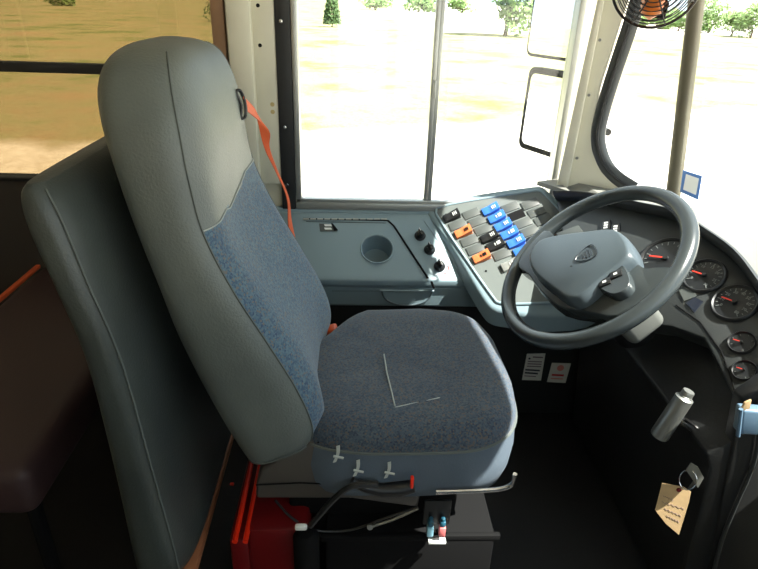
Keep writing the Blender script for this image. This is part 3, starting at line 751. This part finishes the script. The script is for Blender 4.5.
# switches on a regular grid in the plate's own plane
def cr(x, y): return (420 + x/5.414, 190 + y/5.414)
O_ = pp(*cr(235,235)); ec = (pp(*cr(557,183)) - O_)/3
er = (pp(*cr(330,370)) - pp(*cr(170,150)))/5
def slot(c_, r_): return O_ + ec*c_ + er*(r_-2)
eu = (pp(*cr(283,219)) - pp(*cr(192,255))); SWL = eu.length; eu = eu.normalized(); ev = PN.cross(eu).normalized()
if ev.dot(er) < 0: ev = -ev
def switch(c_, r_, kind):
    p = slot(c_, r_); f = frame(eu, ev if eu.cross(ev).dot(PN) > 0 else ev, PN, p)
    w_ = SWL*.93; h_ = abs(er.dot(ev))*.86
    if kind == 'blank':
        b = bm_new(); box(b, (0,0,.0035), (w_, h_, .004), f, bev=.0012); obj('blank_plate', b, BLANK, con); return
    if kind == 'hole':
        b = bm_new(); box(b, (0,0,.0028), (w_*.95, h_, .0012), f); obj('empty_slot', b, MBLACK, con); return
    mm = {'blue': BLUE, 'orange': ORANGE, 'black': BLACK, 'white': ALU}[kind]
    b = bm_new(); box(b, (0,0,.004), (w_*1.02, h_*.98, .004), f, bev=.0012)
    # rocker: a wedge, high at the far end
    P = [(-w_*.5,.004),(-w_*.5,.011),(-w_*.1,.0125),(w_*.5,.022),(w_*.5,.004)]
    prism(b, [f @ V((x, -h_*.45, z)) for x, z in P], f.to_3x3() @ V((0,-1,0)), h_*.9, bev=.0016)
    o = obj('rocker_switch', b, mm, con); o['label'] = kind + ' rocker switch'
    b = bm_new(); g = f @ Matrix.Translation(V((w_*.2,0,.0182))) @ Matrix.Rotation(-math.atan2(.0095, w_*.6), 4, 'Y')
    mk_ = BLACK if kind == 'orange' else WHITE
    if (c_*3+r_) % 2: box(b, (0,0,0), (w_*.22, h_*.36, .0006), g); box(b, (-w_*.22,0,-.0), (w_*.06, h_*.3, .0006), g)
    else:
        for t in (-1,0,1): box(b, (t*w_*.10,0,0), (w_*.05, h_*.4, .0006), g)
    obj('switch_icon', b, mk_, o)
lay = {0: ['black','blank','orange','blank','blank','orange'], 1: ['blank','blank','blank','black','black','blank'],
       2: ['blue']*6, 3: ['blank','hole','blank','blank','black','blank'], 4: ['blank','blank','blank','blank','blank']}
for c_, l_ in lay.items():
    for r_, kd in enumerate(l_): switch(c_, r_ + (0 if c_ < 2 else -.06*0), kd)
switch(1, 6.3, 'white')  # pale colour carries the sunlight falling on this switch
b = bm_new()
for p in ((446,214.5),(486,271),(523,203),(483,209)):
    b = bm_new(); q = pp(*p, .003); lathe(b, [(0,.001),(.003,.0008),(.003,-.002),(0,-.002)], frame(*axes(PN,(1,0,0)), q), 10); obj('plate_screw', b, MBLACK, con)

# ============================================================ DASHBOARD
dash = empty('dashboard', (.75, 1.1, 0), 'dark grey dashboard with curved hood, round gauges and black lower panel', 'dashboard')
IP0 = V((.64,1.14,.60)); IN = V((-.6,-.25,.76)).normalized()
def ip(px, py, off=0): return on(px, py, IP0 + IN*off, IN)
hood = [(556,196),(585,197),(619,203),(642,208),(681,217),(702,231),(735,255),(758,284),(785,325),(800,380)]
low = [(760,425),(738,405),(722,372),(704,338),(672,326),(640,322),(600,320),(575,300)]
hp = [(p.x, p.y) for p in catmull([V((x,y,0)) for x,y in hood], 4)]
b = bm_new(); prism(b, [ip(x,y) for x,y in hp+low], IN, .045, bev=.004); obj('instrument_panel', b, DASH, dash)
b = bm_new(); tube(b, [ip(x,y,.012) for x,y in hp], .012, seg=10, flat=(.022,.008), upv=IN); obj('hood_lip', b, DASH, dash)
# top shelf to the windscreen
b = bm_new(); sh = [V((.545,1.68,.725)), V((.60,1.55,.735))] + [ip(x, y, -.02) for x, y in hp[3::4]]
ztop = .742
back = [V((.895,.72,ztop-.03)), V((.93,1.05,ztop-.01)), V((.87,1.40,ztop)), V((.80,1.50,ztop)), V((.655,1.60,ztop)), V((.60,1.68,ztop-.01))]
tm = bmesh.new(); vs = [tm.verts.new(p) for p in sh + back]; bmesh.ops.triangle_fill(tm, use_beauty=True, edges=[tm.edges.new((vs[i], vs[(i+1) % len(vs)])) for i in range(len(vs))])
g = tm.faces[:]; r_ = bmesh.ops.extrude_face_region(tm, geom=g)
for e in r_['geom']:
    if isinstance(e, bmesh.types.BMVert): e.co.z -= .012
merge(b, tm); obj('dash_top', b, DASHLT, dash, angle=30)
# lower body
b = bm_new()
def xz(y, pr): return [V((x, y, z)) for x, z in pr]
prism(b, xz(.80, [(.645,.475),(.66,.44),(.70,.02),(.84,.02),(.84,.62),(.80,.60)]), V((0,-1,0)), .66, bev=.006); obj('lower_panel', b, LOWD, dash)
b = bm_new(); prism(b, [V((x, 1.52, z)) for x, z in [(-.30,.0),(.80,.0),(.80,.40),(.40,.44),(-.30,.380)]], V((0,-1,0)), .03, bev=.003); kick = struct('trim_3', b, LOWD)
b = bm_new()
for k in range(6):
    q = at(538, 430+6.5*k, y=1.517); box(b, q, (.085,.005,.008), bev=.002)
obj('vent', b, BLACK, kick)
# gauges
def gauge(px, py, r, ang, nums=None, big=True):
    q = ip(px, py, .001); a_, b_, n_ = axes(IN); f = frame(a_, b_, n_, q)
    b = bm_new(); lathe(b, [(r*.9,-.004),(r*.93,.004),(r,.006),(r*1.07,.004),(r*1.1,0)], f, 36); o = obj('gauge', b, BLACK, dash)
    b = bm_new(); lathe(b, [(r*.93,.0015),(0,.0015)], f, 36); obj('gauge_face', b, FACE, o)
    b = bm_new(); nt_ = 17 if big else 7
    for k in range(nt_):
        a = math.radians(225 - 270*k/(nt_-1)); L_ = r*(.16 if k % 2 == 0 else .09)
        box(b, (r*.84-L_/2, 0, .0024), (L_, r*.028, .0008), f @ Matrix.Rotation(a, 4, 'Z'))
    obj('gauge_ticks', b, mat('tick_paint', (128,132,130), .6), o, False)
    if nums:
        for k, s in enumerate(nums):
            a = math.radians(225 - 270*k/(len(nums)-1)); p = f @ Matrix.Translation(V((r*.60*math.cos(a), r*.60*math.sin(a), .0022)))
            text_mesh('gauge_numeral', s, r*.22, p, bpy.data.materials['tick_paint'], o, .0003)
    b = bm_new(); fr_ = f @ Matrix.Rotation(math.radians(ang), 4, 'Z'); box(b, (r*.30,0,.0055), (r*.72, r*.07, .0012), fr_, bev=.0004); obj('needle', b, NEEDLE, o)
    b = bm_new(); lathe(b, [(0,.009),(r*.10,.0085),(r*.12,.003)], f, 20); obj('needle_hub', b, BLACK, o)
gauge(704.5, 276, .041, 188, ['0','5','10','15','20','25','30'])
gauge(735, 303, .041, 186, ['0','10','20','30','40','50','60','70','80'])
gauge(666, 259, .056, 200, None)
gauge(742, 343, .023, 195, None, False); gauge(744.5, 371, .020, 195, None, False)
b = bm_new(); prism(b, [ip(*p, .003) for p in [(679,290),(692,286),(697,296),(684,301)]], IN, .003); obj('display_window', b, BLANK, dash)
b = bm_new(); prism(b, [ip(*p, .003) for p in [(694,297),(703,301),(694,312),(686,303)]], IN, .003); obj('warning_lamp', b, mat('lamp_blue', (30,35,46), .3), dash)
b = bm_new(); tube(b, [ip(*p, .001) for p in [(676,305),(700,322),(722,352),(736,392)]], .0015, seg=5); obj('panel_joint', b, MBLACK, dash)
for dx, dy in ((0,0),(9.5,3.5)):
    b = bm_new(); prism(b, [ip(x+dx, y+dy, .006) for x, y in [(602,221),(610.5,219.5),(608.5,233),(600.5,235)]], IN, .006, bev=.001); o = obj('rocker_switch', b, BLACK, dash)
    b = bm_new()
    for t in (0,2.4,4.8,9): prism(b, [ip(x+dx-t*.12, y+dy+t, .0068) for x, y in [(604.2,222.2),(608,221.6),(607.8,223),(604,223.6)]], IN, .0006)
    obj('switch_icon', b, WHITE, o)
b = bm_new(); prism(b, [ip(*p, .003) for p in [(556,233),(578,225),(590,240),(566,246)]], IN, .003, bev=.001); obj('cover_plate', b, BLANK, dash)
# ignition on the lower panel
ig = V((.668,.86,.30)); b = bm_new(); lathe(b, [(0,.012),(.012,.012),(.014,0),(.014,-.01)], frame(*axes((-1,0,.1)), ig), 20); obj('ignition_lock', b, STEEL, dash)
# highlight on the dash's right-hand side, built as a lighter curved tube
b = bm_new(); tube(b, catmull([at(*p, y=.79) for p in [(770,340),(762,400),(757,450),(748,478),(738,500),(722,540),(712,580)]], 4), .004, seg=8); obj('side_highlight', b, DASH, dash)
b = bm_new(); prism(b, [at(*p, y=.795) for p in [(742,400),(800,360),(800,620),(690,620),(712,560),(722,500)]], V((0,-1,0)), .03, bev=.005); obj('side_panel', b, LOWD, dash)

# steering wheel
WC = V((.505,1.125,.706)); WN = V((-.676,-.104,.729)).normalized(); WA = -V((0,0,1)).cross(WN).normalized(); WB = WN.cross(WA)
WF = frame(WA, WB, WN, WC)
sw = empty('steering_wheel', WC, 'large dark grey two-spoke steering wheel with padded hub and shield emblem', 'steering wheel')
def wl(a, b_, h=0): return WF @ V((a, b_, h))
def wp(px, py, h=0):
    p = on(px, py, WC+WN*h, WN) - WC; return (p.dot(WA), p.dot(WB))
RM = .201
b = bm_new(); tube(b, [wl(RM*math.cos(t), RM*math.sin(t)) for t in [2*math.pi*k/96 for k in range(96)]], .0165, seg=16, closed=True); obj('rim', b, WHEEL, sw)
b = bm_new()
def dome(pts, h0, h1, inset, m=.5, close=True):   # soft cushion prism in wheel space
    c = V((sum(p[0] for p in pts)/len(pts), sum(p[1] for p in pts)/len(pts), 0)); rings = []
    N_ = 6
    for k in range(N_+1):
        t = k/N_*math.pi/2; s = 1 - inset*(1-math.cos(t)); h = h0 + (h1-h0)*math.sin(t)
        rings.append([b.verts.new(wl(c.x+(p[0]-c.x)*s, c.y+(p[1]-c.y)*s, h)) for p in pts])
    base = [b.verts.new(wl(p[0], p[1], h0-.012)) for p in pts]; rings.insert(0, base); n = len(pts)
    for A, B in zip(rings, rings[1:]):
        for k in range(n): b.faces.new((A[k], A[(k+1)%n], B[(k+1)%n], B[k]))
    b.faces.new(rings[-1]); b.faces.new(rings[0][::-1])
def sm(pts, s=3): return [(p.x, p.y) for p in catmull([V((x,y,0)) for x,y in pts], s, True)]
dome(sm([(.197,.010),(.150,.004),(.110,.000),(.060,-.030),(0,-.06),(-.06,-.066),(-.12,-.055),(-.150,-.062),(-.182,-.085),(-.199,-.03),(-.192,.045),(-.160,.066),(-.120,.084),(-.06,.112),(.03,.116),(.10,.110),(.145,.116),(.178,.090)], 2), -.006, .016, .05)
obj('spokes', b, WHEEL, sw)
b = bm_new()
dome(sm([wp(*p, .02) for p in [(531,262),(541,246),(562,240),(594,236),(619,234),(632,243),(638,258),(634,266),(612,284),(590,304),(574,308),(556,296),(538,280)]]), .006, .044, .12)
obj('hub_pad', b, WPAD, sw)
b = bm_new(); dome(sm([(.03,-.02),(-.04,-.03),(-.05,.04),(.03,.05)]), -.05, -.01, .1); obj('hub_core', b, BLACK, sw)
# button pods
def pod_btn(outline, cs, h, ww, hh, ang):
    global b
    b = bm_new(); dome(sm([wp(*p, h) for p in outline]), .012, h, .08); bp_ = obj('button_pod', b, WHEEL, sw)
    for c in cs:
        a_, c_ = wp(*c, h+.002); g = WF @ Matrix.Translation(V((a_, c_, h+.001))) @ Matrix.Rotation(ang, 4, 'Z')
        b = bm_new(); box(b, (0,0,0), (ww,hh,.004), g, bev=.0012); o = obj('button', b, BLACK, bp_); o['label'] = 'black button'
        b = bm_new(); box(b, (0,0,.0024), (ww*.3,hh*.3,.0006), g); obj('button_mark', b, WHITE, bp_)
pod_btn([(595,284),(606,273),(621,264),(628,272),(630,284),(622,292),(610,294)], [(604.5,282),(615.5,274)], .036, .024, .018, math.radians(62))
pod_btn([(531,259),(541,249),(556,245),(559,251),(549,262),(536,264)], [(539.5,256.5),(549,251)], .040, .020, .014, math.radians(62))
# shield emblem: point toward the driver-left, bars inside
b = bm_new(); SHD = [(-.024,-.020),(.0,-.027),(.024,-.020),(.021,.006),(0,.030),(-.021,.006)]
ef = WF @ Matrix.Translation(V((*wp(586,254,.046), .0455))) @ Matrix.Rotation(math.radians(-18), 4, 'Z') @ Matrix.Scale(.82, 4)
tube(b, catmull([ef @ V((x, y, 0)) for x, y in SHD], 3, True), .0011, seg=5, closed=True)
for k, (l_, y_) in enumerate(((.030,-.012),(.030,-.004),(.022,.004),(.012,.012))): box(b, (0, y_, 0), (l_, .0026, .0012), ef)
obj('emblem', b, mat('emblem_grey', (40,44,48), .3), sw)
b = bm_new(); lathe(b, [(0,.0008),(.002,.0008),(.002,0)], WF @ Matrix.Translation(V((*wp(571,266,.045), .0445))), 10); obj('horn_mark', b, BLACK, sw)
# column
colm = empty('steering_column', WC - WN*.12, 'grey plastic shrouded steering column under the wheel', 'steering column')
b = bm_new(); lathe(b, [(0,-.012),(.035,-.012),(.035,-.055),(.05,-.06),(.05,-.20),(0,-.20)], WF @ Matrix.Translation(V((0,.01,-.032))), 24); obj('column_tube', b, BLACK, colm)
b = bm_new(); box(b, (-.045, .008, -.105), (.16,.085,.085), WF, bev=.018, seg=4); obj('shroud', b, mat('shroud_grey', (100,102,98), .45, bump=.1), colm)
b = bm_new(); tube(b, [wl(.06,-.02,-.085), wl(.11,-.05,-.075), wl(.135,-.065,-.068)], .006, seg=8, rad=[.005,.006,.009]); obj('stalk', b, BLACK, colm)

# T handle lever
lv = empty('hand_lever', at(700,432,y=.86), 'brushed silver T-shaped hand lever below the steering wheel', 'lever')
yv = .87; h0 = at(689,391,y=yv); h1 = at(659,436,y=yv+.0); ax = (h1-h0).normalized()
b = bm_new(); Lh = (h1-h0).length; f = frame(ax.orthogonal().normalized(), ax.cross(ax.orthogonal().normalized()), ax, h0)
R_ = .0165
lathe(b, [(0,-.0),(R_*.62,0),(R_*.66,.002),(R_*.66,.010),(R_*.72,.011),(R_*.72,.013),(R_,.016),(R_*1.02,.03),(R_*1.05,Lh-.004),(R_*.98,Lh),(0,Lh)], f, 28); obj('grip', b, STEEL, lv)
m0 = at(676,417,y=yv); m1 = at(696,430,y=yv-.005); m2 = at(735,448,y=yv+.04)
b = bm_new(); tube(b, [m0, m1], .009, seg=16); tube(b, [m1, m1+(m1-m0)*.12], .007, seg=16); obj('neck', b, CHROME, lv)
b = bm_new(); tube(b, [m1, m2], .0055, seg=10); obj('shaft', b, BLACK, lv)

# keys and paper tag
ky = empty('key_tag', at(690,478,y=.80), 'key ring with manila paper tag hanging from the ignition', 'key tag')
b = bm_new(); yk = .80; a0 = ig + V((-.012,-.0,0))
kp = at(697,478,y=yk)
prism(b, [at(*p, y=yk) for p in [(686,470),(691,463),(698,467),(704,478),(698,488),(694,482)]], V((-.3,-1,.2)), .0022); obj('key', b, STEEL, ky)
b = bm_new(); rcen = at(688,480,y=yk-.003); ar, br_, nr_ = axes((-.6,-.7,.3)); tube(b, [rcen + ar*.014*math.cos(t) + br_*.019*math.sin(t) for t in [k*math.pi/12 for k in range(24)]], .0012, seg=6, closed=True); obj('key_ring', b, CHROME, ky)
tn = V((-.35,-.9,.3)).normalized(); t0 = at(677,510,y=yk-.006)
def tg(px, py, off=0): return on(px, py, t0 + tn*off, tn)
b = bm_new(); tp = [tg(*p) for p in [(662,483),(684,487),(691,492),(689,502),(679,535),(666,524),(655,510)]]
prism(b, tp, tn, .0009, bev=.0002, seg=1); tagc = obj('paper_tag', b, CARDM, ky)
b = bm_new(); lathe(b, [(0,.001),(.0035,.001),(.0045,0),(0,0)], frame(*axes(tn), tg(679,490,.001)), 12); obj('eyelet', b, REDP, tagc)
b = bm_new()
for (x0,y0,x1,y1) in ((663,496,673,500),(662,502,684,509),(665,509,681,516),(667,516,679,522)):
    P = [tg(x0+(x1-x0)*k/9, y0+(y1-y0)*k/9+(.8 if k % 2 else -.8), .0006) for k in range(10)]; tube(b, P, .0004, seg=4)
obj('handwriting', b, mat('pen_ink', (120,100,110), .7), tagc)
b = bm_new(); tube(b, [kp, V((.66,.845,.31))], .003, seg=6, flat=(.005,.0015), upv=(0,0,1)); obj('key_blade', b, STEEL, ky)

# pale blue handle at the right edge
bh = empty('blue_handle', at(752,426,y=.78), 'pale blue plastic handle with a cream tab at the right edge', 'handle')
b = bm_new(); prism(b, [at(*p, y=.750) for p in [(743,410),(790,414),(790,438),(739,435)]], V((0,-1,0)), .022, bev=.005, seg=3); obj('grip', b, LBLUE, bh)
b = bm_new(); prism(b, [at(*p, y=.747) for p in [(740,412),(745,403),(752,400),(750,409)]], V((0,-1,0)), .004, bev=.001); obj('tab', b, CARDM, bh)
b = bm_new(); tube(b, [at(741,409,y=.744), at(738,436,y=.744)], .0035, seg=8); obj('handle_lip', b, LBLUE, bh)

# stickers on the kick panel
def sticker(pts, label, cat, build):
    c = at(sum(p[0] for p in pts)/4, sum(p[1] for p in pts)/4, y=1.5185)
    o = empty('warning_sticker', c, label, cat)
    b = bm_new(); prism(b, [at(*p, y=1.5185) for p in pts], V((0,-1,0)), .0012); obj('sticker_paper', b, PAPER, o, False); build(o)
YST = 1.5178
def qd(o, nm, x0, y0, x1, y1, h, m, sk=-.18):
    b = bm_new(); P = [(x0,y0),(x1,y1),(x1+sk*h,y1+h),(x0+sk*h,y0+h)]; prism(b, [at(*p, y=YST) for p in P], V((0,-1,0)), .0006); obj(nm, b, m, o, False)
def st1(o):
    b = bm_new(); q = at(529.5,358.5,y=YST); lathe(b, [(0,.0005),(.0035,.0005),(.0035,0)], frame(*axes((0,-1,0)), q), 14); obj('printed_dot', b, INK, o)
    qd(o,'printed_line',533,356.5,543,357,1.2,bpy.data.materials['pen_ink'])
    for k in range(3): qd(o,'printed_line',528-.4*k,361+2.4*k,542-.4*k,361.5+2.4*k,.9,bpy.data.materials['pen_ink'])
    qd(o,'printed_line',525.5,369,540,370,1.5,INK); qd(o,'printed_line',525,372,538,373,1.5,INK); qd(o,'printed_line',524.5,375.5,536,376.2,.8,bpy.data.materials['pen_ink'])
def st2(o):
    b = bm_new(); q = at(560.5,368,y=YST); pi_ = mat('pink_ink', (214,130,120), .6); lathe(b, [(0,.0005),(.011,.0005),(.011,0)], frame(*axes((0,-1,0)), q), 20); obj('printed_emblem', b, pi_, o)
    qd(o,'printed_line',552,374,564,374.6,1.8,REDINK); qd(o,'printed_line',551,378,563,378.6,.9,pi_)
sticker([(527,354),(545.5,353.5),(541,380.5),(522,380)], 'white sticker with dark print on the black panel under the switches', 'sticker', st1)
sticker([(552,363),(571,363.5),(565.5,383),(547,382)], 'white sticker with red print, right of the dark-printed one', 'sticker', st2)

# blue-edged sticker inside the windscreen
p0 = wpt(0,.8); wn = (wpt(1,.8)-wpt(0,.8)).cross(wpt(0,1.2)-wpt(0,.8)).normalized()
if wn.dot(CAM-p0) < 0: wn = -wn
b = bm_new(); OC = [(683,170),(702,176),(698,200),(680,192)]; IC = [(686,174),(699,178.5),(696,195),(683,189.5)]
oc = [on(*p, p0+wn*.003, wn) for p in OC]; ic = [on(*p, p0+wn*.003, wn) for p in IC]
for k in range(4): prism(b, [oc[k], oc[(k+1)%4], ic[(k+1)%4], ic[k]], wn, .0008)
stk = empty('inspection_sticker', on(691,185,p0+wn*.003,wn), 'blue-bordered sticker on the windscreen above the steering wheel', 'sticker')
obj('sticker_border', b, BLUEST, stk, False)
b = bm_new(); prism(b, ic, wn, .0006); obj('sticker_paper', b, mat('sticker_white', (236,240,246), .6), stk, False)

# dash fan
fc = at(657, -17, y=1.36); fn = V((-.35,-.80,-.15)).normalized(); fa, fb_, fn = axes(fn); ff_ = frame(fa, fb_, fn, fc)
fan = empty('cab_fan', fc, 'small black wire-caged fan with copper-coloured motor at the top of the windscreen', 'fan')
b = bm_new(); RF = .086
for k in range(9):
    r_ = RF*(k+1.6)/9.6; hz = .034*(1-(r_/RF)**2)**.5
    tube(b, [ff_ @ V((r_*math.cos(t), r_*math.sin(t), hz)) for t in [2*math.pi*j/40 for j in range(40)]], .0013, seg=5, closed=True)
for k in range(4):
    a = math.pi*k/4+.4
    tube(b, [ff_ @ V((s*RF*math.cos(a), s*RF*math.sin(a), .034*(1-s*s)**.5+.001)) for s in [-1,-.8,-.5,-.2,.2,.5,.8,1]], .0016, seg=5)
tube(b, [ff_ @ V((RF*1.01*math.cos(t), RF*1.01*math.sin(t), 0)) for t in [2*math.pi*j/48 for j in range(48)]], .0032, seg=6, closed=True)
for k in range(7):
    r_ = RF*(k+2.6)/9.6; tube(b, [ff_ @ V((r_*math.cos(t), r_*math.sin(t), -.030*(1-(r_/RF)**2)**.5)) for t in [2*math.pi*j/32 for j in range(32)]], .0012, seg=4, closed=True)
obj('wire_cage', b, BLK_W, fan)
b = bm_new()
pr = [(0,.02),(.022,.02)]
for k in range(8): pr += [(.024,.016-.010*k),(.020,.011-.010*k)]
lathe(b, pr + [(0,-.072)], frame(V((1,0,0)), V((0,1,0)), V((0,0,1)), fc - fn*.004), 24); obj('motor', b, COPPER, fan)
for k in range(4):
    b = bm_new(); a = math.pi*k/2+.3; g = ff_ @ Matrix.Translation(V((0,0,-.032))) @ Matrix.Rotation(a, 4, 'Z') @ Matrix.Rotation(.5, 4, 'X')
    prism(b, [g @ V(p) for p in ((.02,-.010,0),(.045,-.024,0),(.075,-.022,0),(.078,.010,0),(.05,.022,0),(.02,.010,0))], g.to_3x3() @ V((0,0,1)), .0015); obj('blade', b, BLACK, fan)
b = bm_new(); tube(b, [ff_ @ V((0,0,-.05)), ff_ @ V((0,.02,-.09)), V((fc.x+.02, fc.y+.06, 1.47))], .007, seg=8); obj('bracket', b, BLACK, fan)

# ============================================================ LIGHT
W = bpy.data.worlds.new('world'); SC.world = W; W.use_nodes = True
bg = W.node_tree.nodes['Background']; bg.inputs['Color'].default_value = (.80,.90,1.0,1); bg.inputs['Strength'].default_value = 1.9
sd = bpy.data.lights.new('sun', 'SUN'); so = bpy.data.objects.new('sun', sd); COL.objects.link(so)
sd.energy = 20.0; sd.angle = math.radians(.6); sd.color = (1,.96,.88)
el, az = math.radians(56), math.radians(20)
dv = V((math.cos(el)*math.cos(az), -math.cos(el)*math.sin(az), math.sin(el)))
so.rotation_euler = dv.to_track_quat('Z','Y').to_euler(); so.location = dv*20
vs_ = SC.view_settings; vs_.view_transform = 'Standard'; vs_.look = 'None'; vs_.gamma = 1; vs_.exposure = .1
SC.cycles.max_bounces = 10; SC.cycles.diffuse_bounces = 6; SC.cycles.transparent_max_bounces = 12
